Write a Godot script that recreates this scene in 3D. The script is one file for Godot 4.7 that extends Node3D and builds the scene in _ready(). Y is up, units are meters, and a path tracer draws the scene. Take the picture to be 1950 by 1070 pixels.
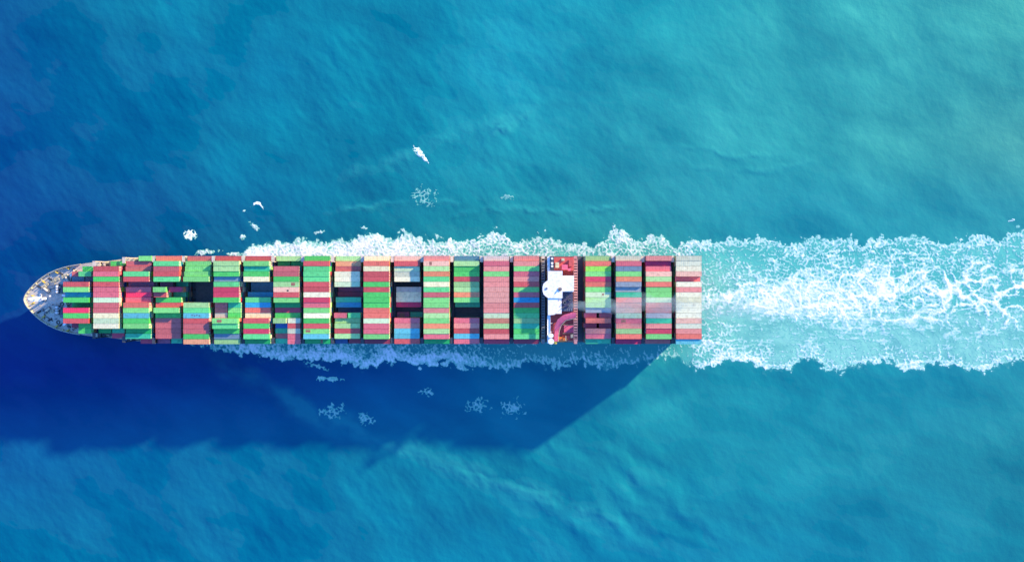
extends Node3D

# Units are metres, y is up. The ship lies along x with its bow towards -x; the sunlit (starboard) side faces -z.
const CAM_H := 409.0
const MID := 9.08            # z of the ship's centre line
const TOP := 29.0            # roofs of the full stacks
const TIER := 2.59
const HATCH := 13.46         # containers stand on this level
const LONG := 12.19
const SHORT := 6.06
const ROW := 2.49
const FORE := 16.5           # forecastle deck
const DECK := 12.4

# what a level white sheet in the sun reads as in the picture, per unit of reflectance
const LIT := Vector3(1.235, 1.31, 2.15)

var rng := RandomNumberGenerator.new()
var taken := {}
var mats := {}
var ns := {}

# ------------------------------------------------------------------ helpers
func numbered(called: String) -> String:
	var n: int = taken.get(called, 0)
	taken[called] = n + 1
	return called if n == 0 else "%s_%03d" % [called, n]

func tag(o: Node, label := "", category := "", group := "", kind := "") -> Node:
	if label: o.set_meta("label", label)
	if category: o.set_meta("category", category)
	if group: o.set_meta("group", group)
	if kind: o.set_meta("kind", kind)
	return o

func base(called: String, at: Vector3, turn := 0.0) -> Node3D:
	var o := Node3D.new()
	o.name = numbered(called)
	add_child(o)
	o.position = at
	o.rotation.y = turn
	return o

func put(called: String, mesh: Mesh, mat: Material, parent: Node = null, at := Vector3.ZERO, turn := 0.0) -> MeshInstance3D:
	var o := MeshInstance3D.new()
	o.mesh = mesh
	if mat and mesh.get_surface_count() == 1: o.material_override = mat
	elif mat:
		o.set_surface_override_material(0, mat)
		o.set_surface_override_material(1, steel("hardware", Color(0.66, 0.62, 0.55), 0.5, false))
	if parent == null:
		o.name = numbered(called)
		add_child(o)
	else:
		o.name = called
		parent.add_child(o, true)
	o.position = at
	o.rotation.y = turn
	return o

func st_new() -> SurfaceTool:
	var st := SurfaceTool.new()
	st.begin(Mesh.PRIMITIVE_TRIANGLES)
	st.set_smooth_group(-1)
	return st

func done(st: SurfaceTool) -> ArrayMesh:
	st.generate_normals()
	return st.commit()

# a quad whose corners run counter-clockwise seen from its front
func quad(st: SurfaceTool, a: Vector3, b: Vector3, c: Vector3, d: Vector3) -> void:
	st.add_vertex(a); st.add_vertex(c); st.add_vertex(b)
	st.add_vertex(a); st.add_vertex(d); st.add_vertex(c)

# box by centre and size, turned about y
func bx(st: SurfaceTool, c: Vector3, s: Vector3, turn := 0.0, shrink := 0.0) -> void:
	var h := s * 0.5
	var p := []
	for i in 8:
		var k: float = 1.0 - shrink if i & 2 else 1.0
		var v := Vector3(h.x * k if i & 1 else -h.x * k, h.y if i & 2 else -h.y, h.z * k if i & 4 else -h.z * k)
		p.append(c + v.rotated(Vector3.UP, turn))
	quad(st, p[2], p[6], p[7], p[3])
	quad(st, p[0], p[1], p[5], p[4])
	quad(st, p[4], p[5], p[7], p[6])
	quad(st, p[1], p[0], p[2], p[3])
	quad(st, p[5], p[1], p[3], p[7])
	quad(st, p[0], p[4], p[6], p[2])

# a bar from a to b
func bar(st: SurfaceTool, a: Vector3, b: Vector3, r: float, n := 6, r2 := -1.0) -> void:
	if r2 < 0.0: r2 = r
	var w := (b - a).normalized()
	var u := w.cross(Vector3.UP if absf(w.y) < 0.9 else Vector3.RIGHT).normalized()
	var v := w.cross(u)
	for i in n:
		var t0 := TAU * i / n
		var t1 := TAU * (i + 1) / n
		var d0 := u * cos(t0) + v * sin(t0)
		var d1 := u * cos(t1) + v * sin(t1)
		quad(st, a + d0 * r, a + d1 * r, b + d1 * r2, b + d0 * r2)
		st.add_vertex(b); st.add_vertex(b + d1 * r2); st.add_vertex(b + d0 * r2)
		st.add_vertex(a); st.add_vertex(a + d0 * r); st.add_vertex(a + d1 * r)

# an upright prism over a plan outline (x, z), clockwise from above or not
func prism(st: SurfaceTool, plan: PackedVector2Array, y0: float, y1: float) -> void:
	var area := 0.0
	for i in plan.size():
		var p := plan[i]
		var q := plan[(i + 1) % plan.size()]
		area += p.x * q.y - q.x * p.y
	if area < 0.0:
		plan = plan.duplicate()
		plan.reverse()
	var tri := Geometry2D.triangulate_polygon(plan)
	for i in range(0, tri.size(), 3):
		var a := plan[tri[i]]
		var b := plan[tri[i + 1]]
		var c := plan[tri[i + 2]]
		if (b - a).cross(c - a) < 0.0:
			var t := b
			b = c
			c = t
		# seen from above (x right, z down the page) a positive turn runs clockwise
		st.add_vertex(Vector3(a.x, y1, a.y)); st.add_vertex(Vector3(b.x, y1, b.y)); st.add_vertex(Vector3(c.x, y1, c.y))
		st.add_vertex(Vector3(a.x, y0, a.y)); st.add_vertex(Vector3(c.x, y0, c.y)); st.add_vertex(Vector3(b.x, y0, b.y))
	for i in plan.size():
		var p := plan[i]
		var q := plan[(i + 1) % plan.size()]
		quad(st, Vector3(q.x, y0, q.y), Vector3(p.x, y0, p.y), Vector3(p.x, y1, p.y), Vector3(q.x, y1, q.y))

func rect(x0: float, x1: float, z0: float, z1: float) -> PackedVector2Array:
	return PackedVector2Array([Vector2(x0, z0), Vector2(x1, z0), Vector2(x1, z1), Vector2(x0, z1)])

func disc(c: Vector2, r: float, n := 12, sx := 1.0, sz := 1.0) -> PackedVector2Array:
	var p := PackedVector2Array()
	for i in n:
		p.append(c + Vector2(cos(TAU * i / n) * r * sx, sin(TAU * i / n) * r * sz))
	return p

func prof(table: Array, x: float) -> float:
	for i in range(table.size() - 1):
		if x < table[i + 1][0]:
			var t: float = clampf((x - table[i][0]) / (table[i + 1][0] - table[i][0]), 0.0, 1.0)
			return lerpf(table[i][1], table[i + 1][1], t)
	return table[-1][1]

func noise(freq: float, oct := 3, type := FastNoiseLite.TYPE_SIMPLEX_SMOOTH, salt := 1) -> FastNoiseLite:
	var n := FastNoiseLite.new()
	n.noise_type = type
	n.seed = salt
	n.frequency = freq
	n.fractal_type = FastNoiseLite.FRACTAL_FBM if oct > 1 else FastNoiseLite.FRACTAL_NONE
	n.fractal_octaves = oct
	return n

func lacework(freq: float, warp: float, salt: int) -> FastNoiseLite:
	var n := FastNoiseLite.new()
	n.noise_type = FastNoiseLite.TYPE_CELLULAR
	n.seed = salt
	n.frequency = freq
	n.fractal_type = FastNoiseLite.FRACTAL_NONE
	n.cellular_distance_function = FastNoiseLite.DISTANCE_EUCLIDEAN
	n.cellular_return_type = FastNoiseLite.RETURN_DISTANCE2_SUB
	n.cellular_jitter = 1.0
	n.domain_warp_enabled = true
	n.domain_warp_type = FastNoiseLite.DOMAIN_WARP_SIMPLEX
	n.domain_warp_amplitude = warp
	n.domain_warp_frequency = freq * 0.55
	n.domain_warp_fractal_octaves = 3
	return n

func warped(freq: float, warp: float, salt: int) -> FastNoiseLite:
	var n := noise(freq, 1, FastNoiseLite.TYPE_SIMPLEX_SMOOTH, salt)
	n.domain_warp_enabled = true
	n.domain_warp_type = FastNoiseLite.DOMAIN_WARP_SIMPLEX
	n.domain_warp_amplitude = warp
	n.domain_warp_frequency = freq * 0.8
	n.domain_warp_fractal_octaves = 4
	return n

func lin(r: float, g: float, b: float) -> Color:
	return Color8(int(r), int(g), int(b)).srgb_to_linear()

# the paint that reads as this colour on a level face in the sun
func paint(r: float, g: float, b: float) -> Color:
	var c := lin(r, g, b)
	return Color(clampf(c.r / LIT.x, 0.004, 0.9), clampf(c.g / LIT.y, 0.004, 0.88), clampf(c.b / LIT.z, 0.004, 0.84))

func steel(key: String, c: Color, rough := 0.55, worn := true, metal := 0.0) -> StandardMaterial3D:
	if mats.has(key): return mats[key]
	var m := StandardMaterial3D.new()
	m.albedo_color = c.linear_to_srgb()
	m.roughness = rough
	m.metallic = metal
	if worn:
		m.albedo_texture = ns.grime
		m.uv1_triplanar = true
		m.uv1_world_triplanar = true
		m.uv1_scale = Vector3.ONE * 0.043
	mats[key] = m
	return m

# ------------------------------------------------------------------ scene
func _ready() -> void:
	rng.seed = 20240611
	# camera: straight down from a drone
	var cam := Camera3D.new()
	cam.name = "camera"
	add_child(cam)
	cam.position = Vector3(0, CAM_H, 0)
	cam.rotation_degrees = Vector3(-90, 0, 0)
	cam.fov = 38.88
	cam.near = 1.0
	cam.far = 20000.0
	cam.current = true
	# sky and exposure
	var sm := ProceduralSkyMaterial.new()
	sm.sky_top_color = Color(0.33, 0.56, 0.90)
	sm.sky_horizon_color = Color(0.60, 0.73, 0.90)
	sm.sky_curve = 0.12
	sm.ground_bottom_color = Color(0.02, 0.16, 0.32)
	sm.ground_horizon_color = Color(0.45, 0.58, 0.75)
	sm.sky_energy_multiplier = 0.92
	var sky := Sky.new()
	sky.sky_material = sm
	var env := Environment.new()
	env.background_mode = Environment.BG_SKY
	env.sky = sky
	env.ambient_light_source = Environment.AMBIENT_SOURCE_SKY
	env.tonemap_mode = Environment.TONE_MAPPER_LINEAR
	env.tonemap_exposure = 2.33
	env.sdfgi_enabled = true
	env.ssao_enabled = true
	env.ssil_enabled = true
	env.volumetric_fog_enabled = true
	env.volumetric_fog_density = 0.0
	var we := WorldEnvironment.new()
	we.name = "world_environment"
	we.environment = env
	add_child(we)
	# low sun from the stern quarter
	var sun := DirectionalLight3D.new()
	sun.name = "sun"
	add_child(sun)
	sun.look_at_from_position(Vector3.ZERO, Vector3(-2.85, -1.0, 2.05))
	sun.light_energy = 1.6
	sun.light_color = Color(1.0, 0.90, 0.74)
	sun.light_angular_distance = 1.8
	sun.shadow_enabled = true

	make_noises()
	build_sea()
	build_ship()
	build_containers()
	build_foam()
	build_smoke()

func make_noises() -> void:
	ns.swell = noise(0.05, 3, FastNoiseLite.TYPE_SIMPLEX_SMOOTH, 11)
	ns.ripple = noise(0.22, 3, FastNoiseLite.TYPE_SIMPLEX_SMOOTH, 12)
	ns.patch = noise(0.012, 4, FastNoiseLite.TYPE_SIMPLEX_SMOOTH, 13)
	ns.streak = noise(0.035, 4, FastNoiseLite.TYPE_SIMPLEX_SMOOTH, 14)
	ns.lace = lacework(0.50, 2.2, 21)
	ns.strand = warped(0.26, 2.0, 22)
	ns.curl = warped(0.085, 7.0, 24)
	ns.swirl = warped(0.040, 10.0, 26)
	ns.wobble = noise(0.12, 4, FastNoiseLite.TYPE_SIMPLEX_SMOOTH, 23)
	ns.fluff = noise(0.62, 3, FastNoiseLite.TYPE_SIMPLEX_SMOOTH, 25)
	var ramp := Gradient.new()
	ramp.offsets = PackedFloat32Array([0.0, 0.34, 0.5, 1.0])
	ramp.colors = PackedColorArray([Color(0.86, 0.84, 0.82), Color(0.95, 0.945, 0.94), Color(0.985, 0.985, 0.985), Color(1, 1, 1)])
	var g := NoiseTexture2D.new()
	g.width = 1024
	g.height = 1024
	g.seamless = true
	g.noise = noise(0.012, 6, FastNoiseLite.TYPE_SIMPLEX_SMOOTH, 31)
	g.color_ramp = ramp
	ns.grime = g

# ------------------------------------------------------------------ the sea
# water colour across the bay (deeper and bluer by the bow, paler green far off the stern, partly painted sun glare), as in full sun except the shade-painted row
const SEA_X := [-263.0, -195.0, -128.0, -61.0, 0.0, 74.0, 142.0, 209.0, 263.0]
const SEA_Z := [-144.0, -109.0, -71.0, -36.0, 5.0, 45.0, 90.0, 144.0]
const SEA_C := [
	[[11, 94, 164], [18, 122, 175], [18, 130, 181], [23, 140, 186], [30, 150, 196], [36, 160, 196], [50, 166, 194], [54, 169, 193], [58, 172, 190]],  # last columns: sun glare painted in as paler green
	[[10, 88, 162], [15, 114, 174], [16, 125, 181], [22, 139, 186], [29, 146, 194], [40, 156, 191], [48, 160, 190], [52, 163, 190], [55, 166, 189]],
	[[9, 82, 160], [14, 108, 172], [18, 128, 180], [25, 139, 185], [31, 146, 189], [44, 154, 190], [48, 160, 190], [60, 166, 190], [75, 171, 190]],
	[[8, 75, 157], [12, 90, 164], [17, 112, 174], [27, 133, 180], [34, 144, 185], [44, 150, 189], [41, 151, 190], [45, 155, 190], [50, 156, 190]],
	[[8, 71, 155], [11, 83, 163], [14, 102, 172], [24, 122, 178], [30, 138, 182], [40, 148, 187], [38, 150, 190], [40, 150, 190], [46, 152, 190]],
	[[8, 56, 152], [9, 60, 158], [11, 80, 168], [15, 98, 174], [23, 126, 181], [34, 146, 186], [34, 148, 188], [36, 148, 190], [40, 146, 186]],  # green lowered towards the bow: ship's shadow deepened in the water colour
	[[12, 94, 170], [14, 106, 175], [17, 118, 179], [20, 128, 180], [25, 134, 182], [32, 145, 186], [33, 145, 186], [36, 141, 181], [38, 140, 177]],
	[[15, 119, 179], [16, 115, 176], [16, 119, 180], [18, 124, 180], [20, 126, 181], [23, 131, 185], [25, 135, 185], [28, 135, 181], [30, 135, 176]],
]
var sea_grid := []

func smooth(t: float) -> float:
	return t * t * (3.0 - 2.0 * t)

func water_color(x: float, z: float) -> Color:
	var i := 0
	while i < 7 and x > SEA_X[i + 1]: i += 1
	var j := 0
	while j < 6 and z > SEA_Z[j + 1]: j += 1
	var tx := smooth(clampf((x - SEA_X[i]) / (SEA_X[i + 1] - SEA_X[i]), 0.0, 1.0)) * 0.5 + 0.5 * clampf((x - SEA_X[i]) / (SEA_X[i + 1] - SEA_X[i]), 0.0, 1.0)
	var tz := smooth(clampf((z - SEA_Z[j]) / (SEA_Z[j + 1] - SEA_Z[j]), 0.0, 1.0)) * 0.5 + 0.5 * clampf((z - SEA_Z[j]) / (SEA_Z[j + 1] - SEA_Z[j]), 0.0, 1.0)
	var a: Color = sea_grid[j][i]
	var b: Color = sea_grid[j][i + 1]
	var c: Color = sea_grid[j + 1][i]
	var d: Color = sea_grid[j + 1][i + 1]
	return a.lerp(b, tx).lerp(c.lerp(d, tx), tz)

# long crests that the hull throws off: [points, half width, height]
const CRESTS := [
	[[[-160, 39], [-132, 52], [-112, 63], [-100, 72], [-84, 72], [-72, 82], [-52, 87], [-20, 101], [14, 110], [60, 124]], 2.6, 0.42],
	[[[-50, 86], [-26, 95], [6, 101], [22, 110], [44, 116]], 2.2, 0.3],
	[[[-150, 42], [-140, 44], [-120, 52]], 1.5, 0.2],
	[[[-95, -52], [-60, -62], [-20, -78], [22, -92]], 2.4, 0.42],
	[[[-20, -70], [12, -88], [22, -96]], 1.6, 0.6],
	[[[75, -66], [95, -69], [118, -63], [140, -66]], 1.0, 0.2],
	[[[88, -60], [112, -56], [140, -58], [162, -63]], 1.0, 0.2],
	[[[-40, -31], [-10, -37], [30, -36], [66, -38]], 1.0, 0.3],
	[[[-100, -34], [-60, -40], [-20, -41]], 1.0, 0.28],
]

func crest_height(x: float, z: float) -> float:
	var h := 0.0
	for c in CRESTS:
		var p: Array = c[0]
		if x < p[0][0] - 8 or x > p[-1][0] + 8: continue
		for i in range(p.size() - 1):
			if x > p[i + 1][0] and i < p.size() - 2: continue
			var a := Vector2(p[i][0], p[i][1])
			var b := Vector2(p[i + 1][0], p[i + 1][1])
			var q := Vector2(x, z + 2.6 * ns.wobble.get_noise_2d(x * 0.6, z * 0.6))
			var t := clampf((q - a).dot(b - a) / (b - a).length_squared(), 0.0, 1.0)
			var d: float = q.distance_to(a.lerp(b, t)) / (c[1] * 1.6)
			if d < 3.0:
				var ends: float = clampf((x - p[0][0]) / 14.0, 0.0, 1.0) * clampf((p[-1][0] - x) / 14.0, 0.0, 1.0)
				h = maxf(h, c[2] * exp(-d * d) * ends * (0.75 + 0.9 * ns.streak.get_noise_2d(x, z)))
			break
	return maxf(h, 0.0)

func sea_height(x: float, z: float) -> float:
	# wind streaks: long crests that lean towards the stern, with short chop on top
	var far := 1.0 - smoothstep(285.0, 420.0, maxf(absf(x), absf(z) * 1.7))
	if far <= 0.0: return 0.0
	var calm := 1.0 - 0.55 * smoothstep(-60.0, 140.0, x)
	var lean := smoothstep(-0.25, 0.25, ns.patch.get_noise_2d(x * 0.6 + 300.0, z * 0.6) + 0.2 - x * 0.0012)
	var s1: float = ns.swell.get_noise_2d((0.58 * x + 0.81 * z) * 0.42, (-0.81 * x + 0.58 * z) * 1.15)
	var s2: float = ns.swell.get_noise_2d((0.25 * x + 0.97 * z) * 0.42 + 500.0, (-0.97 * x + 0.25 * z) * 1.05)
	var h: float = lerpf(s2, s1, lean) * (0.27 + 0.22 * ns.patch.get_noise_2d(x * 1.7, z * 1.7)) * calm
	h += ns.ripple.get_noise_2d(x * 0.9, z * 0.9) * 0.075 * (0.4 + 0.6 * calm)
	# the wash off the shaded quarter: short steep waves in echelon
	var e := exp(-pow((x - 55.0) / 60.0, 2.0) - pow((z - 116.0 - 0.18 * (x - 55.0)) / 26.0, 2.0))
	if e > 0.02:
		var s: float = (-0.55 * x + 0.83 * z) + ns.streak.get_noise_2d(x * 0.5, z * 0.5) * 9.0
		h += e * 0.36 * sin(s * TAU / 14.0) * clampf(0.7 + 1.4 * ns.streak.get_noise_2d(x * 0.8 + 90.0, z * 0.8), 0.0, 1.4)
	h += crest_height(x, z)
	return h * far

func axis(lo: float, hi: float, step: float) -> PackedFloat32Array:
	var out := PackedFloat32Array()
	var n := int(round((hi - lo) / step))
	for i in n + 1: out.append(lo + step * i)
	var g := step
	var a := hi
	while a < 9000.0:
		g *= 1.45
		a += g
		out.append(a)
	g = step
	a = lo
	while a > -9000.0:
		g *= 1.45
		a -= g
		out.insert(0, a)
	return out

func build_sea() -> void:
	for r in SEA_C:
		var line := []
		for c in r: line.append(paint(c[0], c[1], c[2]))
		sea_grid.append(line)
	var xs := axis(-276.0, 276.0, 0.52)
	var zs := axis(-152.0, 156.0, 0.52)
	var nx := xs.size()
	var nz := zs.size()
	var v := PackedVector3Array()
	var n := PackedVector3Array()
	var c := PackedColorArray()
	v.resize(nx * nz); n.resize(nx * nz); c.resize(nx * nz)
	for j in nz:
		for i in nx:
			v[j * nx + i] = Vector3(xs[i], sea_height(xs[i], zs[j]), zs[j])
	var green := paint(94, 201, 228)
	var milky := paint(142, 219, 246)
	var crest := paint(58, 176, 212)
	for j in nz:
		var z := zs[j]
		for i in nx:
			var x := xs[i]
			var k := j * nx + i
			var l := k - (1 if i > 0 else 0)
			var r := k + (1 if i < nx - 1 else 0)
			var u := k - (nx if j > 0 else 0)
			var d := k + (nx if j < nz - 1 else 0)
			n[k] = Vector3(-(v[r].y - v[l].y) / maxf(v[r].x - v[l].x, 0.01), 1.0, -(v[d].y - v[u].y) / maxf(v[d].z - v[u].z, 0.01)).normalized()
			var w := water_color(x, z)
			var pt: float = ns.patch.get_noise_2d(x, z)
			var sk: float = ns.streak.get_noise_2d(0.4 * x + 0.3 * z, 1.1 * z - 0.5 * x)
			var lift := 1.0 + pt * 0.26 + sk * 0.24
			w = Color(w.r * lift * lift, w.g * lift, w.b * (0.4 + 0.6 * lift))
			var ch := crest_height(x, z)
			if ch > 0.02: w = w.lerp(crest, clampf(ch * (0.9 + 1.2 * sk), 0.0, 0.34))
			if x > -170.0 and z > -40.0 and z < 60.0 and x < 420.0:
				var a := aerated(x, z)
				if a.x > 0.0: w = w.lerp(green.lerp(milky, a.y), a.x)
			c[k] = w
	var idx := PackedInt32Array()
	idx.resize((nx - 1) * (nz - 1) * 6)
	var at := 0
	for j in nz - 1:
		for i in nx - 1:
			var k := j * nx + i
			idx[at] = k; idx[at + 1] = k + 1; idx[at + 2] = k + nx + 1
			idx[at + 3] = k; idx[at + 4] = k + nx + 1; idx[at + 5] = k + nx
			at += 6
	var arr := []
	arr.resize(Mesh.ARRAY_MAX)
	arr[Mesh.ARRAY_VERTEX] = v
	arr[Mesh.ARRAY_NORMAL] = n
	arr[Mesh.ARRAY_COLOR] = c
	arr[Mesh.ARRAY_INDEX] = idx
	var mesh := ArrayMesh.new()
	mesh.add_surface_from_arrays(Mesh.PRIMITIVE_TRIANGLES, arr)
	var m := StandardMaterial3D.new()
	m.vertex_color_use_as_albedo = true
	m.roughness = 0.42
	m.metallic_specular = 0.16
	var bump := NoiseTexture2D.new()
	bump.width = 1024
	bump.height = 1024
	bump.seamless = true
	bump.as_normal_map = true
	bump.bump_strength = 5.0
	bump.noise = noise(0.03, 4, FastNoiseLite.TYPE_SIMPLEX_SMOOTH, 41)
	m.normal_enabled = true
	m.normal_texture = bump
	m.normal_scale = 0.12
	m.uv1_triplanar = true
	m.uv1_world_triplanar = true
	m.uv1_scale = Vector3.ONE * 0.021
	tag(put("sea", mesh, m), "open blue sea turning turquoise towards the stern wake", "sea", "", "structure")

# ------------------------------------------------------------------ foam
# outlines of the churned water: [photograph-independent x, z], scalloped by the turbulent eddies
const SUN_EDGE := [[-142, -12.0], [-136, -16.5], [-123, -19.6], [-101, -19.7], [-90, -20.2], [-82, -22.6], [-74, -24.6], [-64, -20.8], [-50, -24.0], [-34, -21.6], [-20, -20.8], [-8, -23.5], [4, -20.8], [17.5, -24.3], [33, -20.8], [42, -19.7], [52, -25.6], [65, -19.7], [74, -22.9], [85, -18.1], [92.5, -22.4], [101, -20.2], [125, -24.3], [142, -19.7], [168, -23.5], [179, -18.9], [193, -21.6], [212, -22.9], [222, -20.8], [239, -24.3], [250, -21.6], [263, -25.6], [300, -25]]
const SHADE_EDGE := [[-170, 32.9], [-155, 34.8], [-144, 37.0], [-128, 39.1], [-101, 41.8], [-88, 41.3], [-74, 44.5], [-63, 41.8], [-50, 45.9], [-36, 44.0], [-20, 45.1], [-1.5, 47.8], [7, 43.2], [23, 44.5], [36, 41.8], [48.5, 46.1], [63, 43.2], [74, 42.4], [88, 41.8], [98, 45.0], [109, 41.3], [125, 41.8], [136, 45.9], [150, 41.8], [169, 45.9], [182, 41.8], [201, 44.5], [223, 41.8], [241, 45.9], [263, 41.8], [300, 43]]

func inside(x: float, z: float) -> float:
	# metres inside the churned water; the rim bulges in cauliflower lobes
	var w: float = ns.wobble.get_noise_2d(x * 0.32, z * 0.32) * 4.5 + absf(ns.wobble.get_noise_2d(x, z)) * 6.0 + absf(ns.wobble.get_noise_2d(x * 3.1 + 50.0, z * 3.1)) * 1.8 - 2.0
	var a := z - prof(SUN_EDGE, x)
	var b := prof(SHADE_EDGE, x) - z
	if x < -141.0: a = minf(a, (x + 141.0) * 0.8) if z < MID else a
	if x < -168.0: b = minf(b, (x + 168.0) * 0.8) if z > MID else b
	return minf(a, b) + w

# (how far the water is filled with air, how milky)
func aerated(x: float, z: float) -> Vector2:
	var d := inside(x, z)
	if d <= -1.5: return Vector2.ZERO
	var k := smoothstep(-1.5, 3.0, d)
	var milk := smoothstep(11.0, 20.0, z) * smoothstep(86.0, 130.0, x) * 0.9
	milk = maxf(milk, exp(-pow((z - 1.0) / 7.0, 2.0)) * smoothstep(88.0, 96.0, x) * (1.0 - smoothstep(110.0, 150.0, x)) * 0.8)
	var st: float = ns.streak.get_noise_2d(x * 0.8, z * 1.7)
	k *= clampf(0.95 + st * 0.55, 0.25, 1.0)
	if z > 20.0: k *= lerpf(0.55, 1.0, smoothstep(70.0, 110.0, x))
	return Vector2(clampf(k, 0.0, 1.0), clampf(milk + st * 0.3, 0.0, 1.0))

func vein(n: FastNoiseLite, x: float, z: float, k: float) -> float:
	return clampf(1.0 - absf(n.get_noise_2d(x, z)) * k, 0.0, 1.0)

func net(n: FastNoiseLite, x: float, z: float, k: float) -> float:
	return clampf(1.0 - (n.get_noise_2d(x, z) + 1.0) * k, 0.0, 1.0)

func foam_density(x: float, z: float) -> float:
	var d := inside(x, z)
	if d < -0.4: return 0.0
	var fine := net(ns.lace, x, z, 1.9)
	var strand := vein(ns.strand, x * 0.85, z, 3.2)
	var curl := vein(ns.curl, x, z * 1.15, 4.2)
	var swirl := vein(ns.swirl, x, z, 4.6)
	var fl: float = ns.fluff.get_noise_2d(x, z)
	var st: float = ns.streak.get_noise_2d(x * 1.3, z * 2.0)
	var rim := exp(-pow(maxf(d - 0.7, 0.0) / 1.3, 2.0)) * smoothstep(-0.4, 0.4, d)
	var shoulder := exp(-pow(maxf(d - 1.5, 0.0) / 3.0, 2.0))
	var web := (fine - 0.4) * 0.42 + (strand - 0.4) * 0.42 + (curl - 0.3) * 0.26 + fl * 0.34
	var body := 0.0
	if x < 93.0 and z < MID:
		var solid := 1.0 - smoothstep(-80.0, 15.0, x + st * 30.0)
		body = lerpf(0.40, 0.84, solid) + st * 0.36 + rim * lerpf(0.34, 0.05, solid) + shoulder * lerpf(0.20, 0.0, solid)
		body += web * lerpf(1.0, 0.9, solid)
	elif x < 93.0:
		var start := smoothstep(-170.0, -125.0, x)
		var fan: float = ns.fluff.get_noise_2d(x * 0.9 - z * 0.25, z * 0.30)
		body = lerpf(0.12, 0.02, smoothstep(-40.0, 20.0, x)) * start + st * 0.28 + rim * 0.18 * start + shoulder * 0.30 * lerpf(0.8, 1.0, start)
		body += web * lerpf(0.8, 0.5, smoothstep(-60.0, 20.0, x)) + fan * 0.5
		body += exp(-pow((d - 3.2) / 2.8, 2.0)) * 0.48 * (1.0 - smoothstep(-50.0, 30.0, x)) * start
		body += 0.16 * (1.0 - smoothstep(-60.0, 0.0, x)) * start
	else:
		var t := clampf((x - 93.0) / 170.0, 0.0, 1.0)
		var mz: float = prof([[93, 7.5], [125, 8.5], [155, 9.5], [180, 8.0], [210, 7.0], [263, 8.5]], x) + 2.0 * ns.wobble.get_noise_2d(x * 0.5, 7.0)
		var hw := prof([[93, 4.0], [115, 5.5], [135, 11.0], [160, 14.0], [200, 14.5], [263, 16.0]], x)
		var prop := exp(-pow((z - mz) / hw, 2.0))
		var amount := prof([[93, 0.45], [112, 0.75], [135, 1.05], [165, 1.15], [195, 0.95], [230, 0.75], [263, 0.62]], x)
		var lane := smoothstep(mz, mz + 8.0, z) * (1.0 - smoothstep(30.0, 38.0, z)) * smoothstep(100.0, 135.0, x) * (1.0 - prop)
		body = 0.26 + st * 0.30 + prop * amount * 0.66 + ns.fluff.get_noise_2d(x * 0.16, z * 0.8) * 0.30
		body += web * lerpf(lerpf(0.85, 0.62, prop), 0.30, lane) + (curl - 0.35) * lerpf(0.34, 0.62, t) * prop + (swirl - 0.35) * lerpf(0.10, 0.66, prop * t)
		body -= lane * 0.06
		body += rim * 0.36 + shoulder * 0.2
		if z > 30.0 and x < 135.0: body += 0.16
	return body * lerpf(0.55, 1.0, smoothstep(0.2, 3.2, d)) * smoothstep(-0.4, 0.4, d)

func foam_mesh(x0: float, x1: float, z0: float, z1: float, step: float, field: Callable, cut: float, whiten := 1.3, thin := Color(0, 0, 0, 0)) -> ArrayMesh:
	var nx := int((x1 - x0) / step)
	var nz := int((z1 - z0) / step)
	var f := PackedFloat32Array()
	f.resize((nx + 1) * (nz + 1))
	for j in nz + 1:
		for i in nx + 1:
			f[j * (nx + 1) + i] = field.call(x0 + i * step, z0 + j * step) - cut
	var v := PackedVector3Array()
	var c := PackedColorArray()
	var idx := PackedInt32Array()
	var known := {}
	if thin.a == 0.0: thin = paint(108, 206, 230)
	var white := Color(0.86, 0.86, 0.84)
	# key of a corner: its index; of a crossed edge: index * 4 + direction
	var order := [[0, 0], [1, 0], [1, 1], [0, 1]]
	for j in nz:
		for i in nx:
			var q := []
			var some := false
			for o in order:
				var k: int = (j + o[1]) * (nx + 1) + i + o[0]
				q.append(k)
				if f[k] > 0.0: some = true
			if not some: continue
			var poly := []
			for e in 4:
				var a: int = q[e]
				var b: int = q[(e + 1) % 4]
				if f[a] > 0.0: poly.append([a, a])
				if (f[a] > 0.0) != (f[b] > 0.0): poly.append([mini(a, b), maxi(a, b)])
			var ids := []
			for pq in poly:
				var a: int = pq[0]
				var b: int = pq[1]
				var key := a * 4 + (0 if a == b else (1 if b - a == 1 else 2))
				if not known.has(key):
					var t := 0.0 if a == b else f[a] / (f[a] - f[b])
					var x := x0 + ((a % (nx + 1)) + (0.0 if a == b or b - a != 1 else t)) * step
					var z := z0 + ((a / (nx + 1)) + (0.0 if a == b or b - a == 1 else t)) * step
					var val := lerpf(f[a], f[b], t)
					var up := clampf(val * 1.4, 0.0, 0.8)
					known[key] = v.size()
					v.append(Vector3(x, sea_height(x, z) + 0.04 + up * up * 0.14, z))
					c.append(thin.lerp(white, clampf(val * whiten, 0.0, 1.0)))
				ids.append(known[key])
			for t in range(1, ids.size() - 1):
				idx.append(ids[0]); idx.append(ids[t]); idx.append(ids[t + 1])
	if v.is_empty(): return null
	var nn := PackedVector3Array()
	nn.resize(v.size())
	for t in range(0, idx.size(), 3):
		var a := v[idx[t]]
		var cr := (v[idx[t + 2]] - a).cross(v[idx[t + 1]] - a)
		for e in 3: nn[idx[t + e]] += cr
	for t in nn.size(): nn[t] = nn[t].normalized()
	var arr := []
	arr.resize(Mesh.ARRAY_MAX)
	arr[Mesh.ARRAY_VERTEX] = v
	arr[Mesh.ARRAY_NORMAL] = nn
	arr[Mesh.ARRAY_COLOR] = c
	arr[Mesh.ARRAY_INDEX] = idx
	var mesh := ArrayMesh.new()
	mesh.add_surface_from_arrays(Mesh.PRIMITIVE_TRIANGLES, arr)
	return mesh

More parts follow.
